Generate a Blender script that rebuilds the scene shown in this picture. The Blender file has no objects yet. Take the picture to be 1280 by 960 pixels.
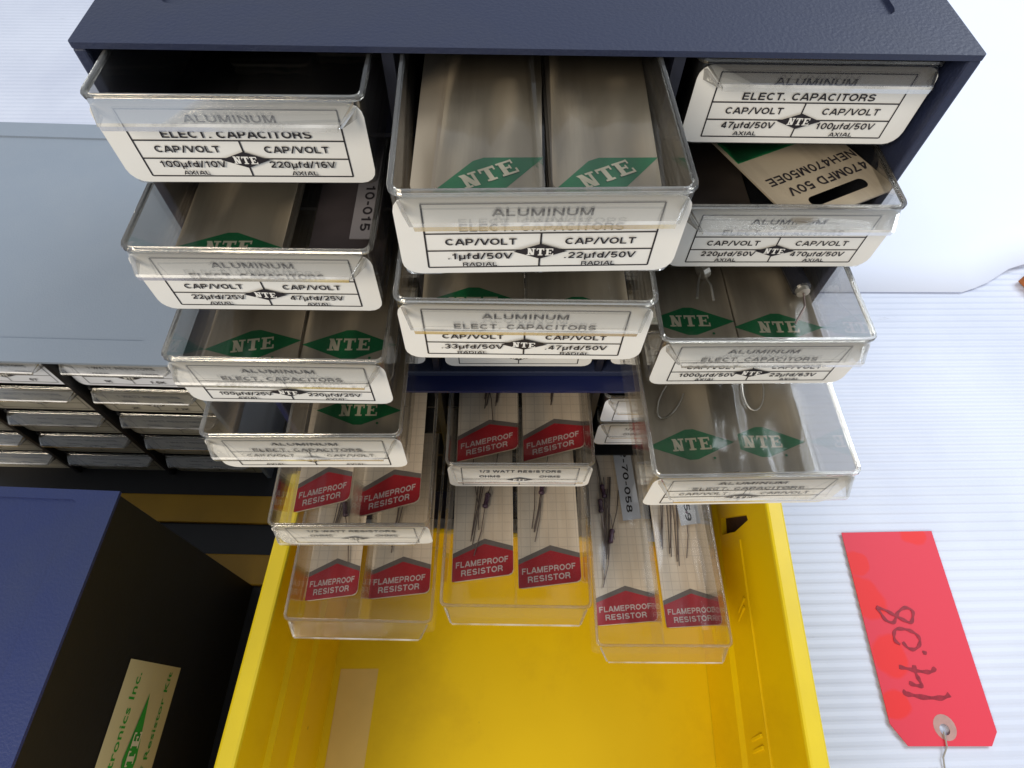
import bpy, bmesh, math, random
from mathutils import Vector, Matrix

random.seed(7)
S = 0.075                      # one scene unit (a drawer column) in metres
sc = bpy.context.scene
COL = sc.collection

# ------------------------------------------------------------------ camera
cam_d = bpy.data.cameras.new("camera")
cam = bpy.data.objects.new("camera", cam_d)
COL.objects.link(cam)
sc.camera = cam
rt = Vector((0.99974, -0.010431, 0.020294))
up = Vector((-0.001669, 0.853603, 0.520922))
fw = Vector((0.022757, 0.52082, -0.853363))
M = Matrix((rt, up, -fw)).transposed().to_4x4()
M.translation = Vector((-0.12164, -2.01105, 1.14143)) * S
cam.matrix_world = M
cam_d.sensor_width = 36
cam_d.lens = 755.775 / 1280 * 36
cam_d.clip_start = 0.005
cam_d.clip_end = 50

# ------------------------------------------------------------------ light
world = bpy.data.worlds.new("World")
sc.world = world
world.use_nodes = True
bg = world.node_tree.nodes["Background"]
bg.inputs[0].default_value = (0.80, 0.88, 1.0, 1)
bg.inputs[1].default_value = 0.62


def area(name, loc, target, size, power, col, sy=None):
    d = bpy.data.lights.new(name, 'AREA')
    d.shape = 'RECTANGLE'
    d.size = size
    d.size_y = sy or size
    d.energy = power
    d.color = col
    o = bpy.data.objects.new(name, d)
    COL.objects.link(o)
    o.location = loc
    o.rotation_euler = (Vector(target) - Vector(loc)).to_track_quat('-Z', 'Y').to_euler()
    return o


area("window_light", (1.6, 0.9, 1.5), (0.05, 0.05, -0.2), 1.1, 36, (0.84, 0.91, 1.0))
area("warm_fill_light", (-1.15, -1.35, 1.25), (0, 0, -0.12), 0.9, 36, (1.0, 0.91, 0.78))  # added warm fill from an unseen front left, brightens the drawer labels

sc.view_settings.view_transform = 'Standard'
sc.view_settings.look = 'None'
sc.view_settings.exposure = 0.0
sc.view_settings.gamma = 1.0
sc.cycles.max_bounces = 14
sc.cycles.transparent_max_bounces = 40
sc.cycles.transmission_bounces = 10
sc.cycles.glossy_bounces = 4
sc.cycles.diffuse_bounces = 4
sc.cycles.caustics_refractive = False
sc.cycles.caustics_reflective = False
sc.cycles.use_denoising = True

# ------------------------------------------------------------------ materials


def new_mat(name):
    m = bpy.data.materials.new(name)
    m.use_nodes = True
    nt = m.node_tree
    return m, nt, nt.nodes["Principled BSDF"]


def plain(name, col, rough=0.5, spec=0.5, bump=0.0, bscale=800.0, var=0.0, vscale=60.0, metallic=0.0, coat=0.0):
    m, nt, b = new_mat(name)
    b.inputs["Base Color"].default_value = (*col, 1)
    b.inputs["Roughness"].default_value = rough
    b.inputs["Specular IOR Level"].default_value = spec
    b.inputs["Metallic"].default_value = metallic
    b.inputs["Coat Weight"].default_value = coat
    tc = nt.nodes.new("ShaderNodeTexCoord")
    if bump:
        n = nt.nodes.new("ShaderNodeTexNoise")
        n.inputs["Scale"].default_value = bscale
        n.inputs["Detail"].default_value = 3
        nt.links.new(tc.outputs["Object"], n.inputs["Vector"])
        bm_ = nt.nodes.new("ShaderNodeBump")
        bm_.inputs["Strength"].default_value = bump
        bm_.inputs["Distance"].default_value = 0.0006
        nt.links.new(n.outputs["Fac"], bm_.inputs["Height"])
        nt.links.new(bm_.outputs["Normal"], b.inputs["Normal"])
    if var:
        n = nt.nodes.new("ShaderNodeTexNoise")
        n.inputs["Scale"].default_value = vscale
        n.inputs["Detail"].default_value = 5
        nt.links.new(tc.outputs["Object"], n.inputs["Vector"])
        r = nt.nodes.new("ShaderNodeValToRGB")
        r.color_ramp.elements[0].position = 0.3
        r.color_ramp.elements[1].position = 0.7
        r.color_ramp.elements[0].color = (*[c * (1 - var) for c in col], 1)
        r.color_ramp.elements[1].color = (*[min(1, c * (1 + var)) for c in col], 1)
        nt.links.new(n.outputs["Fac"], r.inputs[0])
        nt.links.new(r.outputs[0], b.inputs["Base Color"])
    return m


def clear(name, tint, glossmul, rough, refr=0.0, haze=0.0):
    """clear styrene: straight transmission, Fresnel gloss, optional share of true refraction and of milky haze"""
    m = bpy.data.materials.new(name)
    m.use_nodes = True
    nt = m.node_tree
    nt.nodes.clear()
    out = nt.nodes.new("ShaderNodeOutputMaterial")
    tr = nt.nodes.new("ShaderNodeBsdfTransparent")
    tr.inputs[0].default_value = (*tint, 1)
    gl = nt.nodes.new("ShaderNodeBsdfGlossy")
    gl.inputs["Roughness"].default_value = rough
    gl.inputs["Color"].default_value = (1, 1, 1, 1)
    fr = nt.nodes.new("ShaderNodeFresnel")
    fr.inputs[0].default_value = 1.5
    mul = nt.nodes.new("ShaderNodeMath")
    mul.operation = 'MULTIPLY'
    mul.use_clamp = True
    mul.inputs[1].default_value = glossmul
    nt.links.new(fr.outputs[0], mul.inputs[0])
    base = tr.outputs[0]
    if refr:
        rf = nt.nodes.new("ShaderNodeBsdfRefraction")
        rf.inputs["IOR"].default_value = 1.5
        rf.inputs["Roughness"].default_value = 0.03
        rf.inputs["Color"].default_value = (*[min(1, t * 1.01) for t in tint], 1)
        mx = nt.nodes.new("ShaderNodeMixShader")
        mx.inputs[0].default_value = refr
        nt.links.new(base, mx.inputs[1])
        nt.links.new(rf.outputs[0], mx.inputs[2])
        base = mx.outputs[0]
    if haze:
        df = nt.nodes.new("ShaderNodeBsdfDiffuse")
        df.inputs[0].default_value = (0.72, 0.70, 0.66, 1)
        mx = nt.nodes.new("ShaderNodeMixShader")
        nz = nt.nodes.new("ShaderNodeTexNoise")
        nz.inputs["Scale"].default_value = 70
        nz.inputs["Detail"].default_value = 6
        tc = nt.nodes.new("ShaderNodeTexCoord")
        mp = nt.nodes.new("ShaderNodeMapping")
        mp.inputs["Scale"].default_value = (1, 0.25, 1)
        nt.links.new(tc.outputs["Object"], mp.inputs[0])
        nt.links.new(mp.outputs[0], nz.inputs["Vector"])
        mr = nt.nodes.new("ShaderNodeMapRange")
        mr.inputs["From Min"].default_value = 0.4
        mr.inputs["From Max"].default_value = 0.75
        mr.inputs["To Min"].default_value = haze * 0.4
        mr.inputs["To Max"].default_value = haze * 2.2
        nt.links.new(nz.outputs["Fac"], mr.inputs[0])
        nt.links.new(mr.outputs[0], mx.inputs[0])
        nt.links.new(base, mx.inputs[1])
        nt.links.new(df.outputs[0], mx.inputs[2])
        base = mx.outputs[0]
    mix = nt.nodes.new("ShaderNodeMixShader")
    nt.links.new(mul.outputs[0], mix.inputs[0])
    nt.links.new(base, mix.inputs[1])
    nt.links.new(gl.outputs[0], mix.inputs[2])
    nt.links.new(mix.outputs[0], out.inputs[0])
    return m


NAVY = plain("navy_textured_plastic", (0.026, 0.031, 0.062), 0.50, 0.5, bump=0.55, bscale=900, var=0.12, vscale=260)
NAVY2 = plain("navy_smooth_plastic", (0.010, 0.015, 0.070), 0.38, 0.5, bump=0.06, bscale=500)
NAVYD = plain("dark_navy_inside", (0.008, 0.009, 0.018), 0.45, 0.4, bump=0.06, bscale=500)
BLUE = plain("blue_plastic", (0.020, 0.034, 0.135), 0.42, 0.5, bump=0.25, bscale=900, var=0.15, vscale=40)
GREY = plain("blue_grey_plastic", (0.25, 0.29, 0.34), 0.5, 0.5, bump=0.2, bscale=900, var=0.06, vscale=30)
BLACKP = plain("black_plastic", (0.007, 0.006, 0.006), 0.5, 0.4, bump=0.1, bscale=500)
YEL = plain("yellow_plastic", (0.62, 0.36, 0.003), 0.33, 0.5, bump=0.05, bscale=120, var=0.07, vscale=25)
YRIM = plain("yellow_rim_plastic", (0.72, 0.53, 0.01), 0.35, 0.5, bump=0.04, bscale=150, var=0.04, vscale=60)
CLEAR = clear("clear_styrene", (0.975, 0.967, 0.945), 0.55, 0.05, haze=0.014)
RIMM = clear("clear_styrene_edge", (0.92, 0.90, 0.86), 1.0, 0.07, refr=0.35, haze=0.07)
LIPM = clear("clear_styrene_lip", (0.975, 0.97, 0.955), 0.6, 0.05, refr=0.22, haze=0.0)
EDGEM = clear("clear_styrene_lip_edge", (0.86, 0.85, 0.82), 0.6, 0.2, haze=0.34)  # milky haze raised to paint the lip's highlight streak
FILM = clear("clear_poly_film", (0.987, 0.983, 0.975), 0.85, 0.12, haze=0.005)
FILM2 = clear("thin_poly_film", (0.992, 0.99, 0.985), 0.40, 0.14, haze=0.003)
PAPER = plain("label_paper", (0.82, 0.785, 0.71), 0.6, 0.3, var=0.03, vscale=50)
PAPERW = plain("white_label_paper", (0.80, 0.81, 0.84), 0.6, 0.3, var=0.03, vscale=50)
INK = plain("black_ink", (0.022, 0.018, 0.02), 0.55, 0.3)
KRAFT = plain("kraft_card", (0.47, 0.365, 0.245), 0.6, 0.3, bump=0.05, bscale=300, var=0.07, vscale=50)
KRAFTE = plain("kraft_card_edge", (0.44, 0.36, 0.26), 0.7, 0.3)
GREEN = plain("green_print", (0.009, 0.165, 0.05), 0.45, 0.4, var=0.08, vscale=80)
CREAM = plain("cream_print", (0.70, 0.62, 0.42), 0.5, 0.3)
REDP = plain("red_print", (0.40, 0.018, 0.024), 0.42, 0.4, var=0.06, vscale=80)
GREYP = plain("grey_print", (0.16, 0.13, 0.11), 0.5, 0.3)
LIGHTP = plain("pale_print", (0.62, 0.50, 0.45), 0.5, 0.3)
STRIP = plain("grey_white_strip", (0.50, 0.51, 0.54), 0.5, 0.4)
WIRE = plain("dull_wire", (0.20, 0.15, 0.13), 0.4, 0.5, metallic=0.6)
WIREB = plain("bright_wire", (0.62, 0.58, 0.5), 0.3, 0.5, metallic=0.8)
RBODY = plain("purple_resistor_body", (0.075, 0.035, 0.06), 0.35, 0.5, var=0.3, vscale=900)
CANM = plain("black_can", (0.02, 0.02, 0.025), 0.25, 0.6)
WOOD = plain("brown_board", (0.42, 0.13, 0.035), 0.6, 0.3, var=0.25, vscale=120)
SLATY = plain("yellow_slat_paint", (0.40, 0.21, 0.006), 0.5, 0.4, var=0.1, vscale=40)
STICK = plain("cream_sticker", (0.62, 0.50, 0.25), 0.45, 0.4, var=0.05, vscale=30)
STGREEN = plain("sticker_green_print", (0.03, 0.30, 0.03), 0.5, 0.3)
TAPE = plain("clouded_tape", (0.68, 0.46, 0.12), 0.4, 0.4, var=0.06, vscale=40)
SHEETM = plain("white_paper_sheet", (0.82, 0.85, 0.95), 0.6, 0.2, var=0.015, vscale=8)
MARKER = plain("dark_red_marker", (0.28, 0.008, 0.022), 0.45, 0.3, var=0.25, vscale=300)
PATCH = plain("fibre_patch", (0.46, 0.27, 0.24), 0.7, 0.2, var=0.1, vscale=200)
STRING = plain("grey_string", (0.35, 0.33, 0.30), 0.8, 0.2)
LINING = plain("dark_brown_lining", (0.035, 0.018, 0.016), 0.7, 0.2, var=0.3, vscale=200)
BRASS = plain("brown_mark", (0.12, 0.08, 0.06), 0.6, 0.2)


def grid_card():
    m, nt, b = new_mat("cream_grid_card")
    tc = nt.nodes.new("ShaderNodeTexCoord")
    sep = nt.nodes.new("ShaderNodeSeparateXYZ")
    nt.links.new(tc.outputs["Object"], sep.inputs[0])
    outs = []
    for ax in ("X", "Y"):
        mu = nt.nodes.new("ShaderNodeMath"); mu.operation = 'MULTIPLY'; mu.inputs[1].default_value = 1 / (0.062 * S)
        fr = nt.nodes.new("ShaderNodeMath"); fr.operation = 'FRACT'
        lt = nt.nodes.new("ShaderNodeMath"); lt.operation = 'LESS_THAN'; lt.inputs[1].default_value = 0.10
        nt.links.new(sep.outputs[ax], mu.inputs[0]); nt.links.new(mu.outputs[0], fr.inputs[0]); nt.links.new(fr.outputs[0], lt.inputs[0])
        outs.append(lt)
    mx = nt.nodes.new("ShaderNodeMath"); mx.operation = 'MAXIMUM'
    nt.links.new(outs[0].outputs[0], mx.inputs[0]); nt.links.new(outs[1].outputs[0], mx.inputs[1])
    nz = nt.nodes.new("ShaderNodeTexNoise"); nz.inputs["Scale"].default_value = 90; nz.inputs["Detail"].default_value = 5
    mp = nt.nodes.new("ShaderNodeMapping"); mp.inputs["Scale"].default_value = (1, 0.12, 1)
    nt.links.new(tc.outputs["Object"], mp.inputs[0]); nt.links.new(mp.outputs[0], nz.inputs["Vector"])
    rp = nt.nodes.new("ShaderNodeValToRGB")
    rp.color_ramp.elements[0].position = 0.35; rp.color_ramp.elements[1].position = 0.65
    rp.color_ramp.elements[0].color = (0.68, 0.53, 0.37, 1); rp.color_ramp.elements[1].color = (0.82, 0.69, 0.53, 1)
    nt.links.new(nz.outputs["Fac"], rp.inputs[0])
    mc = nt.nodes.new("ShaderNodeMixRGB")
    k = nt.nodes.new("ShaderNodeMath"); k.operation = 'MULTIPLY'; k.inputs[1].default_value = 0.22
    nt.links.new(mx.outputs[0], k.inputs[0]); nt.links.new(k.outputs[0], mc.inputs[0])
    nt.links.new(rp.outputs[0], mc.inputs[1]); mc.inputs[2].default_value = (0.30, 0.20, 0.14, 1)
    nt.links.new(mc.outputs[0], b.inputs["Base Color"])
    b.inputs["Roughness"].default_value = 0.55
    return m


GRIDC = grid_card()


def scuffed(name, col, rough, dirt, amount, scale, stretch=(1, 1, 1), lo=.55, hi=.75, bump=.05, bscale=200, spot=0.0, spotcol=(.5, .5, .5), spec=.5):
    """plastic with uneven grime and small marks of its own"""
    m, nt, b = new_mat(name)
    b.inputs["Specular IOR Level"].default_value = spec
    tc = nt.nodes.new("ShaderNodeTexCoord")
    mp = nt.nodes.new("ShaderNodeMapping"); mp.inputs["Scale"].default_value = stretch
    nt.links.new(tc.outputs["Object"], mp.inputs[0])
    n1 = nt.nodes.new("ShaderNodeTexNoise"); n1.inputs["Scale"].default_value = scale; n1.inputs["Detail"].default_value = 8; n1.inputs["Roughness"].default_value = .65
    nt.links.new(mp.outputs[0], n1.inputs["Vector"])
    mr = nt.nodes.new("ShaderNodeMapRange"); mr.inputs["From Min"].default_value = lo; mr.inputs["From Max"].default_value = hi
    mr.inputs["To Max"].default_value = amount
    nt.links.new(n1.outputs["Fac"], mr.inputs[0])
    mc = nt.nodes.new("ShaderNodeMixRGB")
    mc.inputs[1].default_value = (*col, 1); mc.inputs[2].default_value = (*dirt, 1)
    nt.links.new(mr.outputs[0], mc.inputs[0])
    last = mc.outputs[0]
    if spot:
        v = nt.nodes.new("ShaderNodeTexVoronoi"); v.inputs["Scale"].default_value = spot
        nt.links.new(tc.outputs["Object"], v.inputs["Vector"])
        lt = nt.nodes.new("ShaderNodeMapRange"); lt.inputs["From Min"].default_value = .02; lt.inputs["From Max"].default_value = .045
        lt.inputs["To Min"].default_value = .8; lt.inputs["To Max"].default_value = 0
        nt.links.new(v.outputs["Distance"], lt.inputs[0])
        m2 = nt.nodes.new("ShaderNodeMixRGB"); m2.inputs[2].default_value = (*spotcol, 1)
        nt.links.new(lt.outputs[0], m2.inputs[0]); nt.links.new(last, m2.inputs[1]); last = m2.outputs[0]
    nt.links.new(last, b.inputs["Base Color"])
    rr = nt.nodes.new("ShaderNodeMapRange"); rr.inputs["To Min"].default_value = rough - .08; rr.inputs["To Max"].default_value = rough + .14
    nt.links.new(n1.outputs["Fac"], rr.inputs[0]); nt.links.new(rr.outputs[0], b.inputs["Roughness"])
    nb = nt.nodes.new("ShaderNodeTexNoise"); nb.inputs["Scale"].default_value = bscale; nb.inputs["Detail"].default_value = 3
    nt.links.new(tc.outputs["Object"], nb.inputs["Vector"])
    bm_ = nt.nodes.new("ShaderNodeBump"); bm_.inputs["Strength"].default_value = bump; bm_.inputs["Distance"].default_value = .0006
    nt.links.new(nb.outputs["Fac"], bm_.inputs["Height"]); nt.links.new(bm_.outputs["Normal"], b.inputs["Normal"])
    return m


YEL = scuffed("yellow_plastic", (0.74, 0.495, 0.001), 0.40, (0.46, 0.26, 0.005), .45, 14, (1, 1, .5), .50, .78, .05, 120, 30, (0.22, 0.11, 0.02), spec=.22)
BLUE = scuffed("blue_plastic", (0.014, 0.025, 0.105), 0.42, (0.03, 0.04, 0.08), .6, 12, (1, 1, 1), .45, .75, .25, 900, 26, (0.30, 0.30, 0.34))
GREY = scuffed("blue_grey_plastic", (0.24, 0.28, 0.33), 0.48, (0.30, 0.33, 0.36), .5, 7, (1, 1, 1), .42, .7, .2, 900, 16, (0.38, 0.40, 0.42))
NAVY = scuffed("navy_textured_plastic", (0.016, 0.022, 0.054), 0.50, (0.034, 0.038, 0.052), .6, 9, (1, 1, 1), .45, .75, .34, 900)
KRAFT = scuffed("kraft_card", (0.43, 0.35, 0.24), 0.5, (0.25, 0.20, 0.14), .85, 60, (1, .06, 1), .45, .68, .06, 300)


def floor_mat():
    m, nt, b = new_mat("white_corrugated_plastic")
    tc = nt.nodes.new("ShaderNodeTexCoord")
    nz = nt.nodes.new("ShaderNodeTexNoise"); nz.inputs["Scale"].default_value = 9; nz.inputs["Detail"].default_value = 6
    nt.links.new(tc.outputs["Object"], nz.inputs["Vector"])
    rp = nt.nodes.new("ShaderNodeValToRGB")
    rp.color_ramp.elements[0].color = (0.57, 0.60, 0.70, 1); rp.color_ramp.elements[0].position = 0.3
    rp.color_ramp.elements[1].color = (0.66, 0.69, 0.78, 1); rp.color_ramp.elements[1].position = 0.6
    nt.links.new(nz.outputs["Fac"], rp.inputs[0])
    # scuffs and specks
    mp = nt.nodes.new("ShaderNodeMapping"); mp.inputs["Scale"].default_value = (14, 55, 20)
    mp.inputs["Location"].default_value = (3.1, 1.7, 0)
    nt.links.new(tc.outputs["Object"], mp.inputs[0])
    n2 = nt.nodes.new("ShaderNodeTexNoise"); n2.inputs["Scale"].default_value = 1.6; n2.inputs["Detail"].default_value = 6; n2.inputs["Roughness"].default_value = 0.7
    nt.links.new(mp.outputs[0], n2.inputs["Vector"])
    r2 = nt.nodes.new("ShaderNodeValToRGB")
    r2.color_ramp.elements[0].position = 0.66; r2.color_ramp.elements[0].color = (0, 0, 0, 1)
    r2.color_ramp.elements[1].position = 0.80; r2.color_ramp.elements[1].color = (0.75, 0.75, 0.75, 1)
    nt.links.new(n2.outputs["Fac"], r2.inputs[0])
    mc = nt.nodes.new("ShaderNodeMixRGB")
    nt.links.new(r2.outputs[0], mc.inputs[0]); nt.links.new(rp.outputs[0], mc.inputs[1])
    mc.inputs[2].default_value = (0.22, 0.22, 0.23, 1)
    nt.links.new(mc.outputs[0], b.inputs["Base Color"])
    b.inputs["Roughness"].default_value = 0.45
    return m


FLOORM = floor_mat()


def tag_mat():
    m, nt, b = new_mat("red_tag_card")
    tc = nt.nodes.new("ShaderNodeTexCoord")
    blobs = [(3.20, -0.85, 0.19), (3.22, -0.55, 0.11), (3.26, -1.33, 0.17), (3.18, -1.70, 0.13), (3.85, -0.24, 0.12)]
    prev = None
    nz = nt.nodes.new("ShaderNodeTexNoise"); nz.inputs["Scale"].default_value = 45
    nt.links.new(tc.outputs["Object"], nz.inputs["Vector"])
    for (x, y, r) in blobs:
        d = nt.nodes.new("ShaderNodeVectorMath"); d.operation = 'DISTANCE'
        d.inputs[1].default_value = (x * S, y * S, 0)
        wv = nt.nodes.new("ShaderNodeVectorMath"); wv.operation = 'MULTIPLY_ADD'
        wv.inputs[1].default_value = (.014, .014, 0)
        sh = nt.nodes.new("ShaderNodeVectorMath"); sh.operation = 'ADD'; sh.inputs[1].default_value = (-.007, -.007, 0)
        nt.links.new(tc.outputs["Object"], sh.inputs[0])
        nt.links.new(nz.outputs["Color"], wv.inputs[0]); nt.links.new(sh.outputs[0], wv.inputs[2])
        nt.links.new(wv.outputs[0], d.inputs[0])
        mr = nt.nodes.new("ShaderNodeMapRange")
        mr.inputs["From Min"].default_value = r * 0.9 * S; mr.inputs["From Max"].default_value = r * 1.1 * S
        mr.inputs["To Min"].default_value = 1; mr.inputs["To Max"].default_value = 0
        nt.links.new(d.outputs["Value"], mr.inputs[0])
        if prev is None:
            prev = mr.outputs[0]
        else:
            mx = nt.nodes.new("ShaderNodeMath"); mx.operation = 'MAXIMUM'
            nt.links.new(prev, mx.inputs[0]); nt.links.new(mr.outputs[0], mx.inputs[1]); prev = mx.outputs[0]
    mc = nt.nodes.new("ShaderNodeMixRGB")
    nt.links.new(prev, mc.inputs[0])
    mc.inputs[1].default_value = (0.72, 0.030, 0.058, 1)
    mc.inputs[2].default_value = (0.78, 0.016, 0.014, 1)
    nt.links.new(mc.outputs[0], b.inputs["Base Color"])
    b.inputs["Roughness"].default_value = 0.6
    return m


TAGM = tag_mat()

# ------------------------------------------------------------------ builders


class MB:
    """collects verts / faces in scene units, built as one mesh object"""

    def __init__(self):
        self.v, self.f, self.mi = [], [], []

    def add(self, verts, faces, mi=0):
        o = len(self.v)
        self.v += [tuple(p) for p in verts]
        self.f += [tuple(o + i for i in f) for f in faces]
        self.mi += [mi] * len(faces)
        return self

    def box(self, x0, x1, y0, y1, z0, z1, mi=0):
        vs = [(x, y, z) for z in (z0, z1) for y in (y0, y1) for x in (x0, x1)]
        fs = [(0, 2, 3, 1), (4, 5, 7, 6), (0, 1, 5, 4), (2, 6, 7, 3), (0, 4, 6, 2), (1, 3, 7, 5)]
        return self.add(vs, fs, mi)

    def prism(self, poly, z0, z1, mi=0):
        """poly: ccw list of (x,y)"""
        n = len(poly)
        vs = [(x, y, z0) for x, y in poly] + [(x, y, z1) for x, y in poly]
        fs = [tuple(range(n))[::-1], tuple(range(n, 2 * n))]
        fs += [(i, (i + 1) % n, n + (i + 1) % n, n + i) for i in range(n)]
        return self.add(vs, fs, mi)

    def tube(self, pts, r, n=6, mi=0):
        pts = [Vector(p) for p in pts]
        vs, fs = [], []
        for i, p in enumerate(pts):
            t = (pts[min(i + 1, len(pts) - 1)] - pts[max(i - 1, 0)]).normalized()
            a = t.orthogonal().normalized() if abs(t.z) > .9 else t.cross(Vector((0, 0, 1))).normalized()
            b = t.cross(a)
            for k in range(n):
                an = 2 * math.pi * k / n
                vs.append(p + (a * math.cos(an) + b * math.sin(an)) * r)
        for i in range(len(pts) - 1):
            for k in range(n):
                fs.append((i * n + k, i * n + (k + 1) % n, (i + 1) * n + (k + 1) % n, (i + 1) * n + k))
        fs.append(tuple(range(n))[::-1]); fs.append(tuple((len(pts) - 1) * n + k for k in range(n)))
        return self.add(vs, fs, mi)

    def mesh(self, name, mats, bevel=0.0, seg=2, smooth=False, tr=None):
        me = bpy.data.meshes.new(name)
        if tr is None:
            tr = Matrix.Identity(4)
        me.from_pydata([tuple((tr @ Vector(p)) * S) for p in self.v], [], self.f)
        for m in (mats if isinstance(mats, (list, tuple)) else [mats]):
            me.materials.append(m)
        me.polygons.foreach_set("material_index", self.mi)
        if bevel:
            bm = bmesh.new(); bm.from_mesh(me)
            bmesh.ops.remove_doubles(bm, verts=bm.verts, dist=1e-7)
            ed = [e for e in bm.edges if len(e.link_faces) == 2 and e.calc_face_angle(0) > 0.5]
            bmesh.ops.bevel(bm, geom=ed, offset=bevel * S, segments=seg, affect='EDGES', profile=0.5, clamp_overlap=True)
            bm.to_mesh(me); bm.free()
        if smooth:
            me.polygons.foreach_set("use_smooth", [True] * len(me.polygons))
        me.update()
        return me

    def build(self, name, mats, parent=None, loc=None, rz=0, **kw):
        return link(name, self.mesh(name, mats, **kw), parent, loc, rz)


def link(name, me, parent=None, loc=None, rz=0):
    o = bpy.data.objects.new(name, me)
    COL.objects.link(o)
    if parent:
        o.parent = parent
    if loc:
        o.location = Vector(loc) * S
    if rz:
        o.rotation_euler.z = rz
    return o


def tag(o, label, cat, group=None):
    o["label"] = label
    o["category"] = cat
    if group:
        o["group"] = group
    return o


def thing(name, label, cat, loc=(0, 0, 0), rz=0, group=None):
    return tag(link(name, None, None, loc, rz), label, cat, group)


def structure(o):
    o["kind"] = "structure"
    return o


def rrect(w, h, r, cx=0, cy=0, seg=4):
    pts = []
    for sx, sy, a0 in ((1, 1, 0), (-1, 1, 90), (-1, -1, 180), (1, -1, 270)):
        for k in range(seg + 1):
            a = math.radians(a0 + 90 * k / seg)
            pts.append((cx + sx * (w / 2 - r) + r * math.cos(a), cy + sy * (h / 2 - r) + r * math.sin(a)))
    return pts


_tx = {}
FONT = None


def text2d(s):
    if s in _tx:
        return _tx[s]
    cu = bpy.data.curves.new("t", 'FONT')
    cu.body = s
    cu.resolution_u = 3
    cu.offset = 0.012
    if FONT:
        cu.font = FONT
    cu.space_character = 1.04
    ob = bpy.data.objects.new("t", cu)
    COL.objects.link(ob)
    dg = bpy.context.evaluated_depsgraph_get()
    me = ob.evaluated_get(dg).to_mesh()
    v = [(p.co.x, p.co.y) for p in me.vertices]
    f = [tuple(p.vertices) for p in me.polygons]
    ob.evaluated_get(dg).to_mesh_clear()
    bpy.data.objects.remove(ob)
    bpy.data.curves.remove(cu)
    x0, x1 = min(p[0] for p in v), max(p[0] for p in v)
    cap = 0.729
    v = [((x - x0) / (x1 - x0) - .5, y / cap) for x, y in v]
    _tx[s] = (v, f)
    return _tx[s]


# bold grotesque capitals as pen strokes: (advance, [polylines]) on a cap height of 1
def _arc(cx, cy, rx, ry, a0, a1, n=9):
    return [(cx + rx * math.cos(math.radians(a0 + (a1 - a0) * k / n)), cy + ry * math.sin(math.radians(a0 + (a1 - a0) * k / n))) for k in range(n + 1)]


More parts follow.
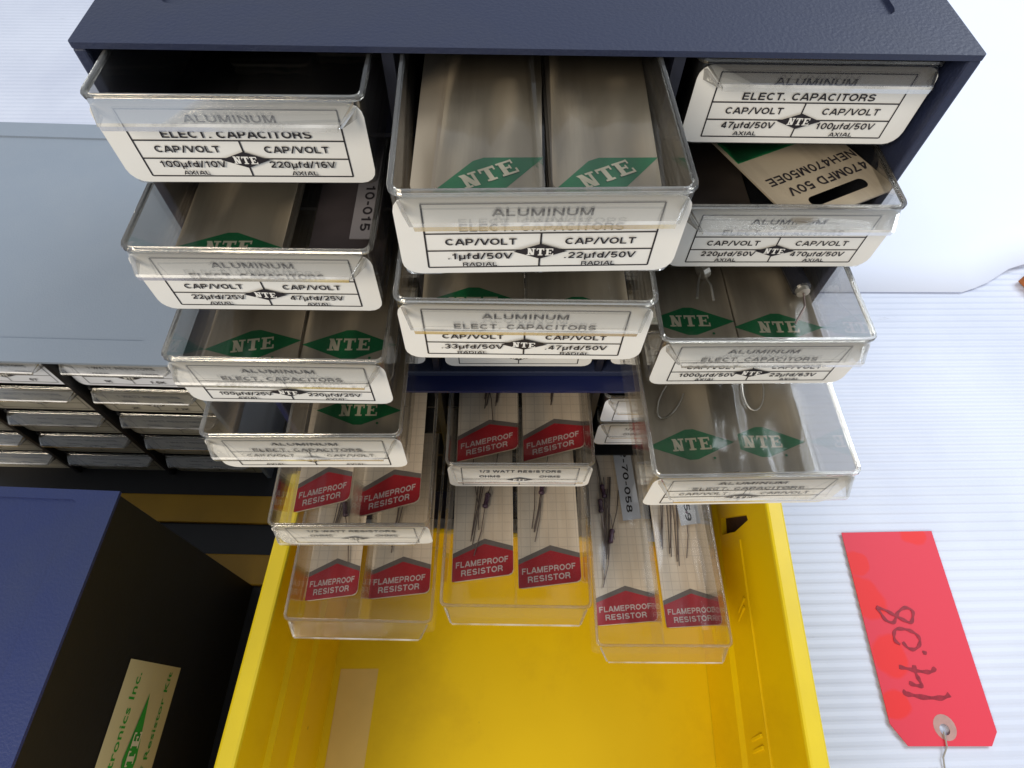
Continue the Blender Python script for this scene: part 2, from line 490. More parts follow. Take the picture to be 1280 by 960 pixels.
def _font():
    lo, hi = .09, .91
    G = {}
    G['A'] = (.95, [[(.06, 0), (.46, 1)], [(.50, 1), (.90, 0)], [(.2, .30), (.76, .30)]])
    G['C'] = (.92, [_arc(.48, .5, .38, .41, 45, 315, 14)])
    G['D'] = (.92, [[(.13, 0), (.13, 1)], [(.13, hi), (.45, hi)] + _arc(.45, .5, .36, .41, 90, -90, 10) + [(.13, lo)]])
    G['E'] = (.84, [[(.13, 0), (.13, 1)], [(.13, hi), (.78, hi)], [(.13, .52), (.72, .52)], [(.13, lo), (.80, lo)]])
    G['F'] = (.78, [[(.13, 0), (.13, 1)], [(.13, hi), (.74, hi)], [(.13, .50), (.66, .50)]])
    G['H'] = (.94, [[(.13, 0), (.13, 1)], [(.81, 0), (.81, 1)], [(.13, .5), (.81, .5)]])
    G['I'] = (.36, [[(.18, 0), (.18, 1)]])
    G['K'] = (.92, [[(.13, 0), (.13, 1)], [(.80, 1), (.16, .42)], [(.36, .55), (.84, 0)]])
    G['L'] = (.76, [[(.13, 0), (.13, 1)], [(.13, lo), (.72, lo)]])
    G['M'] = (1.10, [[(.13, 0), (.13, 1)], [(.97, 0), (.97, 1)], [(.16, .98), (.53, .05)], [(.57, .05), (.94, .98)]])
    G['N'] = (.96, [[(.13, 0), (.13, 1)], [(.83, 0), (.83, 1)], [(.15, .95), (.81, .05)]])
    G['O'] = (1.0, [_arc(.5, .5, .40, .41, 0, 360, 20)])
    G['P'] = (.86, [[(.13, 0), (.13, 1)], [(.13, hi), (.5, hi)] + _arc(.5, .67, .24, .24, 90, -90, 8) + [(.13, .43)]])
    G['R'] = (.92, [[(.13, 0), (.13, 1)], [(.13, hi), (.52, hi)] + _arc(.52, .69, .24, .22, 90, -90, 8) + [(.13, .47)], [(.55, .45), (.74, .30), (.80, 0)]])
    G['S'] = (.88, [_arc(.44, .70, .31, .21, 20, 270, 10)[:-1] + _arc(.44, .29, .34, .20, 90, -160, 10)])
    G['T'] = (.82, [[(.41, 0), (.41, 1)], [(.02, hi), (.80, hi)]])
    G['U'] = (.94, [[(.13, 1), (.13, .40)] + _arc(.47, .40, .34, .31, 180, 360, 10) + [(.81, 1)]])
    G['V'] = (.90, [[(.05, 1), (.43, .02)], [(.47, .02), (.85, 1)]])
    G['W'] = (1.25, [[(.05, 1), (.32, .02)], [(.34, .02), (.61, .97)], [(.64, .97), (.90, .02)], [(.92, .02), (1.19, 1)]])
    G['X'] = (.90, [[(.06, 0), (.84, 1)], [(.06, 1), (.84, 0)]])
    G['0'] = (.78, [_arc(.39, .5, .29, .42, 0, 360, 18)])
    G['1'] = (.62, [[(.38, 0), (.38, 1)], [(.10, .72), (.38, .80)]])
    G['2'] = (.78, [_arc(.39, .68, .28, .24, 170, -30, 9) + [(.13, .12)], [(.08, lo), (.70, lo)]])
    G['3'] = (.78, [_arc(.37, .71, .26, .21, 160, -90, 9), _arc(.37, .28, .29, .22, 90, -165, 9)])
    G['4'] = (.80, [[(.55, 0), (.55, 1)], [(.50, .95), (.08, .30)], [(.05, .25), (.75, .25)]])
    G['5'] = (.78, [[(.66, hi), (.18, hi), (.14, .50)] + _arc(.38, .32, .28, .24, 130, -155, 10)])
    G['6'] = (.78, [_arc(.40, .31, .27, .23, 0, 360, 14), [(.13, .33)] + _arc(.42, .55, .29, .38, 180, 60, 8)])
    G['7'] = (.76, [[(.05, hi), (.68, hi), (.40, .45), (.30, 0)]])
    G['8'] = (.78, [_arc(.39, .72, .24, .20, 0, 360, 14), _arc(.39, .28, .29, .21, 0, 360, 14)])
    G['9'] = (.78, [_arc(.38, .69, .27, .23, 0, 360, 14), [(.65, .67)] + _arc(.36, .45, .29, .38, 0, -120, 8)])
    G['/'] = (.50, [[(.04, -.05), (.46, 1.03)]])
    G['.'] = (.34, [[(.16, 0), (.16, .17)]])
    G['-'] = (.50, [[(.06, .42), (.44, .42)]])
    G[' '] = (.36, [])
    G['\u00b5'] = (.74, [[(.12, -.28), (.12, .72)], [(.12, .3)] + _arc(.36, .27, .24, .20, 180, 340, 8), [(.62, 0), (.62, .72)]])
    G['f'] = (.46, [[(.18, 0), (.18, .78)] + _arc(.36, .78, .18, .16, 180, 90, 4), [(.02, .66), (.42, .66)]])
    G['d'] = (.76, [_arc(.35, .36, .25, .29, 0, 360, 14), [(.63, 0), (.63, 1)]])
    return G


PEN = _font()
PENW = .19


def strokes2d(s, pen=PENW):
    """list of separate quad strips ((verts, faces)) with x scaled to -0.5..0.5"""
    x, out = 0, []
    for ch in s:
        adv, polys = PEN[ch]
        for pl in polys:
            P = [Vector((a + x, b)) for a, b in pl]
            closed = (P[0] - P[-1]).length < 1e-4
            if closed:
                P = P[:-1]
            n, vs = len(P), []
            for i, p in enumerate(P):
                a = P[(i - 1) % n] if (closed or i) else p
                b = P[(i + 1) % n] if (closed or i < n - 1) else p
                t1 = (p - a).normalized() if (p - a).length > 1e-9 else (b - p).normalized()
                t2 = (b - p).normalized() if (b - p).length > 1e-9 else t1
                t = (t1 + t2).normalized()
                k = 1 / max(.6, t.dot(t1))
                nn = Vector((-t.y, t.x)) * pen / 2 * k
                vs += [p + nn, p - nn]
            m = n if closed else n - 1
            fs = [(2 * i, 2 * i + 1, 2 * ((i + 1) % n) + 1, 2 * ((i + 1) % n)) for i in range(m)]
            out.append((vs, fs))
        x += adv + .10
    w = x - .10
    return [([((v.x) / w - .5, v.y) for v in vs], fs) for vs, fs in out]


def fill2d(outlines):
    """triangulated 2D fill of outlines, the later ones holes"""
    cu = bpy.data.curves.new("c", 'CURVE')
    cu.dimensions = '2D'
    cu.fill_mode = 'BOTH'
    for pts in outlines:
        sp = cu.splines.new('POLY')
        sp.points.add(len(pts) - 1)
        for p, q in zip(sp.points, pts):
            p.co = (q[0], q[1], 0, 1)
        sp.use_cyclic_u = True
    ob = bpy.data.objects.new("c", cu)
    COL.objects.link(ob)
    dg = bpy.context.evaluated_depsgraph_get()
    me = ob.evaluated_get(dg).to_mesh()
    v = [(p.co.x, p.co.y) for p in me.vertices]
    f = [tuple(p.vertices) for p in me.polygons]
    ob.evaluated_get(dg).to_mesh_clear()
    bpy.data.objects.remove(ob)
    bpy.data.curves.remove(cu)
    return v, f


class Flat:
    """2D print: polygons in (a,b), later mapped on a plane; every shape a hair above the one before"""

    def __init__(self, mp, step=0.0004):
        self.mp, self.step, self.n, self.mb = mp, step, 0, MB()

    def poly(self, pts, mi=0):
        h = self.n * self.step
        self.n += 1
        self.mb.add([self.mp(a, b, h) for a, b in pts], [tuple(range(len(pts)))], mi)

    def rect(self, a0, a1, b0, b1, mi=0):
        self.poly([(a0, b0), (a1, b0), (a1, b1), (a0, b1)], mi)

    def line(self, p, q, w, mi=0):
        p, q = Vector(p), Vector(q)
        n = (q - p).normalized()
        n = Vector((-n.y, n.x)) * w / 2
        self.poly([tuple(p - n), tuple(q - n), tuple(q + n), tuple(p + n)], mi)

    def text(self, s, cx, base, w, cap, mi=0, rot=0.0, pen=PENW):
        c, s_ = math.cos(rot), math.sin(rot)
        if all(ch in PEN for ch in s):
            parts = strokes2d(s, pen)
        else:
            parts = [text2d(s)]
        for q, (v, f) in enumerate(parts):
            h = (self.n + (q % 3)) * self.step
            out = []
            for x, y in v:
                X, Y = x * w, y * cap
                out.append(self.mp(cx + X * c - Y * s_, base + X * s_ + Y * c, h))
            self.mb.add(out, f, mi)
        self.n += 3

    def nte(self, cx, cy, w, hgt, mi=0, rot=0.0, bold=1.0):
        """three slab-serif capitals"""
        L = w / 3.15
        t = 0.24 * L * bold * 1.15
        sr = 0.13 * hgt
        c, s_ = math.cos(rot), math.sin(rot)

        def P(pts):
            self.poly([(cx + a * c - b * s_, cy + a * s_ + b * c) for a, b in pts], mi)

        def R(a0, a1, b0, b1):
            P([(a0, b0), (a1, b0), (a1, b1), (a0, b1)])
        H = hgt / 2
        x = -w / 2
        # N
        a, b = x + .14 * L, x + .86 * L
        R(a, a + t * .7, -H, H); R(b - t * .6, b, -H, H)
        P([(a - .1 * L, H), (a + t * .9, H), (b, -H), (b - t * 1.1, -H)])
        R(a - .14 * L, a + t * .7 + .14 * L, -H, -H + sr); R(b - t * .6 - .16 * L, b + .14 * L, H - sr, H)
        # T
        x += L * 1.08
        m = x + L / 2
        R(m - t / 2, m + t / 2, -H, H); R(x + .06 * L, x + .94 * L, H - sr * 1.2, H)
        R(x + .06 * L, x + .16 * L, H - .32 * hgt, H); R(x + .84 * L, x + .94 * L, H - .32 * hgt, H)
        R(m - t, m + t, -H, -H + sr)
        # E
        x += L * 1.04
        a = x + .16 * L
        R(a, a + t, -H, H); R(a - .12 * L, x + .92 * L, H - sr, H); R(a - .12 * L, x + .96 * L, -H, -H + sr)
        R(a, x + .70 * L, -sr / 2, sr / 2)
        R(x + .83 * L, x + .93 * L, H - .3 * hgt, H); R(x + .86 * L, x + .97 * L, -H, -H + .32 * hgt)
        R(x + .62 * L, x + .71 * L, -.15 * hgt, .15 * hgt)


# ------------------------------------------------------------------ setting
FLOOR = -4.5
mb = MB()
ys = []
y = -5.0
prof = [(0.0, 0.0), (0.020, 0.0), (0.036, 0.004), (0.060, 0.005), (0.080, 0.002)]
pitch = 0.092
pts = []
while y < 11.5:
    for dy, dz in prof:
        pts.append((y + dy, FLOOR + dz))
    y += pitch
xs = [-14, 13]
V = [(x, yy + x * 0.012, zz) for yy, zz in pts for x in xs]
F = [(2 * i, 2 * i + 1, 2 * i + 3, 2 * i + 2) for i in range(len(pts) - 1)]
structure(MB().add(V, F).build("floor", FLOORM, smooth=False))

# white sheet of paper lying at the back, front edge lifting at the right
mb = MB()
nx, ny = 60, 12
x0, x1 = 1.8, 12.5
V, F = [], []
for i in range(nx + 1):
    x = x0 + (x1 - x0) * i / nx
    lift = max(0.0, x - 5.55)
    front = 2.74 + 0.35 * min(lift, .75) + 0.25 * max(0, min(lift - .3, 3))
    for j in range(ny + 1):
        t = j / ny
        z = FLOOR + 0.03 + 0.05 * min(lift, 1.2) * (1 - t) ** 6 + 0.004 * math.sin(x * 1.3 + t * 4)
        V.append((x, front + (11.2 - front) * t, z))
for i in range(nx):
    for j in range(ny):
        a = i * (ny + 1) + j
        F.append((a, a + ny + 1, a + ny + 2, a + 1))
n0 = len(V)
V += [(x, yy, z - 0.008) for x, yy, z in V]
F += [(d + n0, c + n0, b + n0, a + n0) for a, b, c, d in F]
for i in range(nx):
    a = i * (ny + 1)
    F.append((a, a + n0, a + ny + 1 + n0, a + ny + 1))
tag(MB().add(V, F).build("paper_sheet", SHEETM, smooth=True),
    "large plain white paper sheet lying flat behind the navy cabinet, front edge lifting at right", "paper sheet")

tag(MB().prism([(6.33, 2.93), (6.46, 2.60), (7.6, 2.7), (7.5, 3.0)], FLOOR + 0.015, FLOOR + 0.14).build("wood_block", WOOD, bevel=.012),
    "reddish brown wood block just inside the right edge of the photo", "wood block")

structure(MB().prism([(-7.5, -4.2), (-1.86, -4.2), (-1.86, 2.6), (-7.5, 2.6)], FLOOR + .016, FLOOR + .03).build("dark_ground", BLACKP))  # dark ground sheet, assumed under the left-hand cabinets
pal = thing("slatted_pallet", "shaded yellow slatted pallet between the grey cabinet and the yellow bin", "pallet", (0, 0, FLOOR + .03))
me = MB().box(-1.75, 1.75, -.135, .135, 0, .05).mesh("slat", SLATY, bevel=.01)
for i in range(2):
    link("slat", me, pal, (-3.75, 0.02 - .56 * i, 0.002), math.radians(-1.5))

# ------------------------------------------------------------------ cabinets


def cabinet(name, label, loc, rz, W, rows, body, inner, depth=2.5, scale=1.0, cell=.3933, base=.05, group=None, recess=(.22, .25, .2), cols=3):
    root = thing(name, label, "drawer cabinet", loc, rz, group)
    k = scale
    H = (.0563 + rows * .3933 + base) * k
    w = W / 2
    t = .045 * k
    mrg, mf, mbk = recess
    D = depth
    # top: raised border round a shallow recess, with a front lip
    m = MB()
    outer = rrect(2 * w, D, .014, 0, D / 2, 3)
    inn = rrect(2 * w - 2 * mrg, D - mf - mbk, .05, 0, mf + (D - mf - mbk) / 2, 3)
    v, f = fill2d([outer, inn])
    m.add([(a, b, 0) for a, b in v], f)
    n = len(inn)
    m.add([(a, b, 0) for a, b in inn] + [(a, b, -.016) for a, b in inn], [(i, n + i, n + (i + 1) % n, (i + 1) % n) for i in range(n)])
    m.add([(a, b, -.016) for a, b in inn], [tuple(range(n))])
    n = len(outer)
    m.add([(a, b, 0) for a, b in outer] + [(a, b, -.021) for a, b in outer], [(i, (i + 1) % n, n + (i + 1) % n, n + i) for i in range(n)])
    m.add([(a, b, -.021) for a, b in outer], [tuple(range(n))[::-1]])
    m.build("top_panel", body, root, bevel=.009 * k, seg=2)
    for s in (-1, 1):
        x0, x1 = sorted((s * w, s * (w - t)))
        MB().box(x0, x1, .004, D - .01, -H, -.0215).build("side_panel", body, root, bevel=.010 * k)
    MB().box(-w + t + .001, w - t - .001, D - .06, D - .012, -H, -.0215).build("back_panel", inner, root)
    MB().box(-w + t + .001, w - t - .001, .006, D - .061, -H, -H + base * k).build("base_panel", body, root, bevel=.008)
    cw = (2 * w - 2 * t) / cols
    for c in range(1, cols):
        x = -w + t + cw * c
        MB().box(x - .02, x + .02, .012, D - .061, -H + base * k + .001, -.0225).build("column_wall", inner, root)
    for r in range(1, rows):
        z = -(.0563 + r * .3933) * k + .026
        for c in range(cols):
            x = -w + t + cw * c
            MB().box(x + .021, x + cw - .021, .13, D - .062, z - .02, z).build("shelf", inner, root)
    return root, H


W1 = 3.088
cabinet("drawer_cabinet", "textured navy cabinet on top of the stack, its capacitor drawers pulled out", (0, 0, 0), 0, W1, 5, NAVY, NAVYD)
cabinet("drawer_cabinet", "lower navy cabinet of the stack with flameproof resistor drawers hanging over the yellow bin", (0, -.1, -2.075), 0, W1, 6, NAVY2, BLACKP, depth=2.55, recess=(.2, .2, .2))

# left blue-grey cabinet
LK = 1.04
lc, lh = cabinet("drawer_cabinet", "blue-grey topped cabinet of closed resistor drawers at the left edge", (-3.78, .36, -2.44), math.radians(-1.6), 2.86, 5, GREY, BLACKP, depth=2.6, scale=LK, recess=(.28, .2, .19), base=.12)
# blue cabinet bottom left (seen from its back right corner)
rzb = math.radians(-2.6)
bc = thing("storage_case", "dark blue case at bottom left with a cream sticker on its black side", "case", (-2.3, -.70, -2.2), rzb)
m = MB()
Wb, Db, Hb = 3.0, 2.6, 2.28
out = [(0, 0), (-Wb, 0), (-Wb, -Db), (0, -Db)]
inn = rrect(Wb - .44, Db - .3, .03, -Wb / 2, -Db / 2 + .09, 3)
v, f = fill2d([out, inn])
m.add([(a, b, 0) for a, b in v], f)
n = len(inn)
m.add([(a, b, 0) for a, b in inn] + [(a, b, -.014) for a, b in inn], [(i, n + i, n + (i + 1) % n, (i + 1) % n) for i in range(n)])
m.add([(a, b, -.014) for a, b in inn], [tuple(range(n))])
m.add([(a, b, 0) for a, b in out] + [(a, b, -.0205) for a, b in out], [(i, (i + 1) % 4, 4 + (i + 1) % 4, 4 + i) for i in range(4)][::-1])
m.build("top_panel", BLUE, bc)
MB().box(-Wb + .012, -.012, -Db + .012, -.012, -Hb, -.0215).build("case_body", BLACKP, bc, bevel=.006)
st = MB().add([(-.007, -.80, -.70), (-.007, -2.58, -.70), (-.007, -2.58, -1.36), (-.007, -.78, -1.36)], [(0, 1, 2, 3)]).build("sticker", STICK, bc)
fl = Flat(lambda a, b, h: (-.005 + h, a, b))
fl.text("NTE Electronics Inc.", -1.33, -.875, .94, .066)
fl.text("Flameproof Resistor Kit", -1.33, -1.255, 1.02, .050)
fl.poly([(-1.68, -1.04), (-1.32, -1.12), (-.96, -1.04), (-1.32, -.96)][::1])
fl.nte(-1.32, -1.04, .30, .085, 1)
fl.mb.build("sticker_print", [STGREEN, CREAM], st)

# ------------------------------------------------------------------ yellow bin
RZ = math.radians(-3.9)
bn = thing("storage_bin", "open yellow plastic bin on the floor below the pulled out resistor drawers", "bin", (0.03, -2.1, FLOOR), RZ)
cz = FLOOR
top = -2.9 - cz


def P_bin(side):
    # profile of a side wall in (x, z), x measured outward from the floor's inner edge
    return [(1.555, .085), (1.575, .62), (1.605, .66), (1.615, 1.02), (1.645, 1.06), (1.655, top - .02)]


y0, y1 = -1.9, 1.72
prof_l = P_bin(-1)
m = MB()
m.box(-1.60, 1.60, y0, y1, 0.02, .08)
fb = m.build("bin_floor", YEL, bn, bevel=.01)
for s in (-1, 1):
    m = MB()
    y1 = 1.72 if s < 0 else 2.2
    if s < 0:
        pr = P_bin(s) + [(1.71, top - .02), (1.66, .05), (1.6, .021), (1.555, .03)]
        vs, fs = [], []
        for yy in (y0, -.2, .7, y1):
            vs += [(s * px, yy, pz) for px, pz in pr]
        n = len(pr)
        for j in range(3):
            for i in range(n):
                a, b = j * n + i, j * n + (i + 1) % n
                fs.append((a, b, b + n, a + n))
        fs += [tuple(range(n))[::-1], tuple(range(3 * n, 4 * n))]
        m.add(vs, fs)
        m.build("side_wall", YEL, bn)
    else:
        # right wall: inner skin with a notch cut through it, cavity behind
        pr = P_bin(s)
        vs, fs = [], []
        lower = pr[:3]
        for yy in (y0, y1):
            vs += [(px, yy, pz) for px, pz in lower]
        for i in range(2):
            fs.append((i, i + 3, i + 4, i + 1))
        m.add(vs, fs)
        # upper panel, from (1.615,1.02) to (1.655,top-.02): hole
        hole = [(1.47, 1.15), (1.60, 1.545), (1.56, 1.56), (1.49, 1.47), (1.415, 1.40), (1.43, 1.18)]
        hole = [(1.88, .72), (1.745, 1.204), (1.696, 1.218), (1.685, .961), (1.706, .873), (1.739, .70)]
        v, f = fill2d([[(y0, .66), (y1, .66), (y1, top - .02), (y0, top - .02)], hole])

        def sx(b):
            return 1.605 + .05 * (b - .66) / (top - .68)
        m.add([(sx(b), a, b) for a, b in v], f)
        n = len(hole)
        m.add([(sx(b), a, b) for a, b in hole] + [(sx(b) + .045, a, b) for a, b in hole], [(i, (i + 1) % n, n + (i + 1) % n, n + i) for i in range(n)])
        m.add([(1.71, y0, top - .02), (1.71, y1, top - .02), (1.68, y1, .05), (1.68, y0, .05), (1.555, y0, .03), (1.555, y1, .03)], [(0, 1, 2, 3), (3, 2, 5, 4)])
        m.add([(1.605, y1, .66), (1.68, y1, .05), (1.71, y1, top - .02), (1.655, y1, top - .02), (1.575, y1, .62), (1.555, y1, .03)], [(0, 3, 2, 1), (0, 1, 5, 4)])
        w = m.build("side_wall", YEL, bn)
        MB().add([(sx(b) + .043, a, b) for a, b in [(1.60, .67), (1.95, .67), (1.95, 1.26), (1.60, 1.26)]], [(0, 1, 2, 3)]).build("notch_lining", LINING, w)  # dark brown plate closing the back of the notch
        MB().box(sx(1.03) - .012, sx(1.03) + .01, y0 + .08, 1.60, 1.02, 1.05).build('ledge', YEL, w, bevel=.004)
        for (yy, zz, l, an) in ((1.14, .90, .17, 64), (1.08, .88, .17, 64), (.27, .86, .19, 82), (.20, .86, .19, 82)):
            rr = MB().box(-.006, .010, -l / 2, l / 2, -.012, .012).build("stop_rib", YEL, w, (sx(zz) - .002, yy, zz), bevel=.004)
            rr.rotation_euler.x = math.radians(an)
    x0, x1 = sorted((s * 1.625, s * 1.745))
    mm = MB().box(x0, x1, y0, y1 - .02, top - .045, top)
    mm.build("rim", YRIM, bn, bevel=.018, seg=2)
y1 = 1.72
MB().box(-1.56, 1.56, y1 - .06, y1 - .012, .081, .52).build("end_wall", YEL, bn, bevel=.01)
MB().box(-1.62, 1.62, y0 + .01, y0 + .07, .081, top - .05).build("end_wall", YEL, bn, bevel=.01)
MB().prism([(-1.46, -1.2), (-1.17, -1.2), (-1.19, .62), (-1.50, .60)], .0815, .0835).build("clouded_tape", TAPE, bn)

# ------------------------------------------------------------------ drawers
TW, TH, TD = .886, .339, 1.85


def tray_mesh():
    m = MB()
    w = .014
    o = rrect(TW, TD, .035, 0, TD / 2, 3)
    i = rrect(TW - 2 * w, TD - 2 * w, .025, 0, TD / 2, 3)
    n = len(o)
    m.add([(a, b, 0) for a, b in o] + [(a * .985, b, -TH) for a, b in o], [(k, n + k, n + (k + 1) % n, (k + 1) % n) for k in range(n)] + [tuple(range(n, 2 * n))[::-1]])
    m.add([(a, b, 0) for a, b in i] + [(a * .985, b, -TH + w) for a, b in i], [(k, (k + 1) % n, n + (k + 1) % n, n + k) for k in range(n)] + [tuple(range(n, 2 * n))])
    m.add([(a, b, 0) for a, b in o] + [(a, b, 0) for a, b in i], [(k, (k + 1) % n, n + (k + 1) % n, n + k) for k in range(n)])
    return m.mesh("tray", CLEAR)


def rim_mesh():
    m = MB()
    rings = []
    for off, z in ((.005, -.003), (.004, -.013), (-.011, -.014), (-.013, -.004), (-.009, .004), (.002, .004)):
        rings.append([(a, b, z + .001) for a, b in rrect(TW + 2 * off, TD + 2 * off, .035 + off * .8, 0, TD / 2, 3)])
    n = len(rings[0])
    vs = [p for r in rings for p in r]
    fs = []
    K = len(rings)
    for r in range(K):
        for k in range(n):
            a, b = r * n + k, r * n + (k + 1) % n
            c, d = ((r + 1) % K) * n + (k + 1) % n, ((r + 1) % K) * n + k
            fs.append((a, d, c, b))
    return m.add(vs, fs).mesh("rim", RIMM)


def lip_mesh():
    m = MB()
    prof = [(-.007, -.003), (-.088, -.034), (-.096, -.040), (-.096, -.056), (-.089, -.058), (-.083, -.046), (-.007, -.017)]
    wid = [.415, .375, .370, .368, .368, .372, .415]
    n = len(prof)
    vs = [(-w, a, b) for (a, b), w in zip(prof, wid)] + [(w, a, b) for (a, b), w in zip(prof, wid)]
    fs = [(i, n + i, n + (i + 1) % n, (i + 1) % n) for i in range(n)] + [tuple(range(n)), tuple(range(n, 2 * n))[::-1]]
    m.add(vs, fs)
    for s in (-1, 1):        # end gussets back to the front wall
        a = [(s * .411, -.004, -.028), (s * .371, -.086, -.049), (s * .403, -.004, -.070)]
        b = [(p[0] + s * .012, p[1], p[2]) for p in a]
        fs = [(0, 1, 2), (5, 4, 3), (0, 3, 4, 1), (1, 4, 5, 2), (2, 5, 3, 0)]
        m.add(a + b, fs)
    for k, f in enumerate(m.f):          # outer lip and gussets: pale haze painting a bright glint on the edges
        if k in (1, 2) or k > n + 1:
            m.mi[k] = 1
    return m.mesh("pull_lip", [LIPM, EDGEM])


TRAY, RIM, LIP = tray_mesh(), rim_mesh(), lip_mesh()


def sticker_mesh(mat):
    o = rrect(.875, .318, .055, 0, -.172, 4)
    return MB().add([(a, -.0035, b) for a, b in o] + [(a, -.0008, b) for a, b in o],
                    [tuple(range(len(o)))] + [(i, len(o) + i, len(o) + (i + 1) % len(o), (i + 1) % len(o)) for i in range(len(o))]).mesh("label_sticker", mat)


STK, STKW = sticker_mesh(PAPER), sticker_mesh(PAPERW)
STK_DIM = sticker_mesh(plain("dimmed_label_paper", (0.42, 0.38, 0.29), 0.6, 0.3, var=0.08, vscale=40))  # label paper with shade put into its colour, for the lower rows
DIV = MB().box(-.007, .007, .02, TD - .03, -TH + .015, -.03).mesh("divider", CLEAR)


def print_mesh(kind, va, vb, sub):
    fl = Flat(lambda a, b, h: (a, -.0045 - h, b), .00025)
    lw = .0055
    L, R, T, B = -.355, .355, -.040, -.303
    l1, l2 = -.156, -.228
    if kind == 'cap':
        for p, q in (((L, T), (R, T)), ((L, B), (R, B)), ((L, T), (L, B)), ((R, T), (R, B)), ((L, l1), (R, l1)), ((L, l2), (R, l2)), ((0, l1), (0, B))):
            fl.line(p, q, lw)
        fl.text("ALUMINUM", 0, -.086, .30, .027)
        fl.text("ELECT. CAPACITORS", 0, -.145, .50, .029)
        for sx_ in (-.185, .185):
            fl.text("CAP/VOLT", sx_, -.202, .22, .027)
        if va:
            fl.text(va, -.19, -.262, .0228 * len(va), .027)
            fl.text(vb, .19, -.262, .0228 * len(vb), .027)
        if sub:
            fl.text(sub, -.19, -.2925, .0185 * len(sub), .017)
            fl.text(sub, .19, -.2925, .0185 * len(sub), .017)
    else:
        for p, q in (((L, T), (R, T)), ((L, B), (R, B)), ((L, T), (L, B)), ((R, T), (R, B)), ((L, -.21), (R, -.21)), ((0, -.21), (0, B))):
            fl.line(p, q, lw)
        fl.text(kind, 0, -.105, .50, .034)
        for sx_ in (-.185, .185):
            fl.text("OHMS", sx_, -.18, .13, .032)
        if va:
            fl.text(va, -.19, -.28, .030 * len(va), .032)
            fl.text(vb, .19, -.28, .030 * len(vb), .032)
    c = l2 if kind == 'cap' else -.21
    fl.poly([(-.085, c), (0, c - .033), (.085, c), (0, c + .033)])
    fl.nte(0, c, .085, .030, 1)
    return fl.mb.mesh("label_print", [INK, PAPER])


def drawer(x, y, z, rz, label, prt, blank=False, white=False, divider=False, group="clear drawers of the stacked navy cabinets", scale=1.0, lip=True):
    d = thing("drawer", label, "drawer", (x, y, z), rz, group)
    link("tray", TRAY, d)
    link("rim", RIM, d)
    if lip:
        link("pull_lip", LIP, d)
    if not blank:
        s = link("label_sticker", STK_DIM if white == 2 else (STKW if white else STK), d)
        link("label_print", prt, s)
    if divider:
        link("divider", DIV, d)
    if scale != 1:
        d.scale = (scale * .95, scale, scale)
    return d


Z1, PP = .0563, .3933


def z1(r):
    return -Z1 - r * PP


C1 = {
    'L1': (-1.0, .231, z1(0) + .020, .007, "100\u00b5fd/10V", "220\u00b5fd/16V", "AXIAL", "slightly open clear drawer labelled 100\u00b5fd/10V and 220\u00b5fd/16V, top left"),
    'M1': (.009, .657, z1(0) + .026, .026, ".1\u00b5fd/50V", ".22\u00b5fd/50V", "RADIAL", "pulled out drawer labelled .1\u00b5fd/50V and .22\u00b5fd/50V, top middle"),
    'R1': (1.03, -.06, z1(0) - .008, .0, "47\u00b5fd/50V", "100\u00b5fd/50V", "AXIAL", "closed clear drawer labelled 47\u00b5fd/50V and 100\u00b5fd/50V, top right"),
    'R2': (1.034, .215, z1(1) - .030, .008, "220\u00b5fd/50V", "470\u00b5fd/50V", "AXIAL", "slightly open clear drawer labelled 220\u00b5fd/50V and 470\u00b5fd/50V"),
    'L2': (-1.019, .480, z1(1) - .011, -.008, "22\u00b5fd/25V", "47\u00b5fd/25V", "AXIAL", "left column's second drawer, labelled 22\u00b5fd/25V and 47\u00b5fd/25V"),
    'L3': (-1.019, .671, z1(2) - .035, -.017, "100\u00b5fd/25V", "220\u00b5fd/25V", "AXIAL", "left column's third drawer, labelled 100\u00b5fd/25V and 220\u00b5fd/25V"),
    'L4': (-.995, .810, z1(3) - .032, -.002, None, None, "AXIAL", "far pulled out clear drawer, lowest open one on the left of the top cabinet"),
    'M2': (-.028, .730, z1(1) + .016, -.010, ".33\u00b5fd/50V", ".47\u00b5fd/50V", "RADIAL", "pulled out clear drawer labelled .33\u00b5fd/50V and .47\u00b5fd/50V"),
    'R3': (.986, .591, z1(2) + .002, .010, "1000\u00b5fd/50V", "22\u00b5fd/63V", "AXIAL", "left column's third drawer, labelled 1000\u00b5fd/50V and 22\u00b5fd/63V with loose capacitors"),
    'R4': (.980, 1.022, z1(3) + .021, .015, None, None, None, "longest pulled clear drawer at right with two overlapping diamond cards"),
    'M5': (0.0, .005, z1(4) + .030, 0, None, None, None, "closed clear drawer at the bottom middle of the top navy cabinet"),
    'M4': (0.0, -.03, z1(3) + .0, 0, None, None, None, None),
    'M3': (0.0, -.03, z1(2) + .0, 0, None, None, None, None),
    'L5': (-1.0, -.03, z1(4) + .0, 0, None, None, None, None),
    'R5': (1.0, -.03, z1(4) + .0, 0, None, None, None, None),
}
pm_cache = {}
HID = {'M3': 'closed middle column drawer just below the two pulled out middle drawers of the top cabinet', 'M4': 'closed middle column drawer directly above the bottom middle one of the top cabinet', 'L5': 'closed bottom drawer of the left column of the top cabinet', 'R5': 'closed bottom drawer of the right column of the top cabinet'}


def pmesh(*a):
    if a not in pm_cache:
        pm_cache[a] = print_mesh(*a)
    return pm_cache[a]


for kk, (x, pl, z, rz, va, vb, sub, lab) in C1.items():
    drawer(x, -pl, z, rz, lab or HID[kk], pmesh('cap', va, vb, sub), divider=(kk in ('M1', 'M2')))

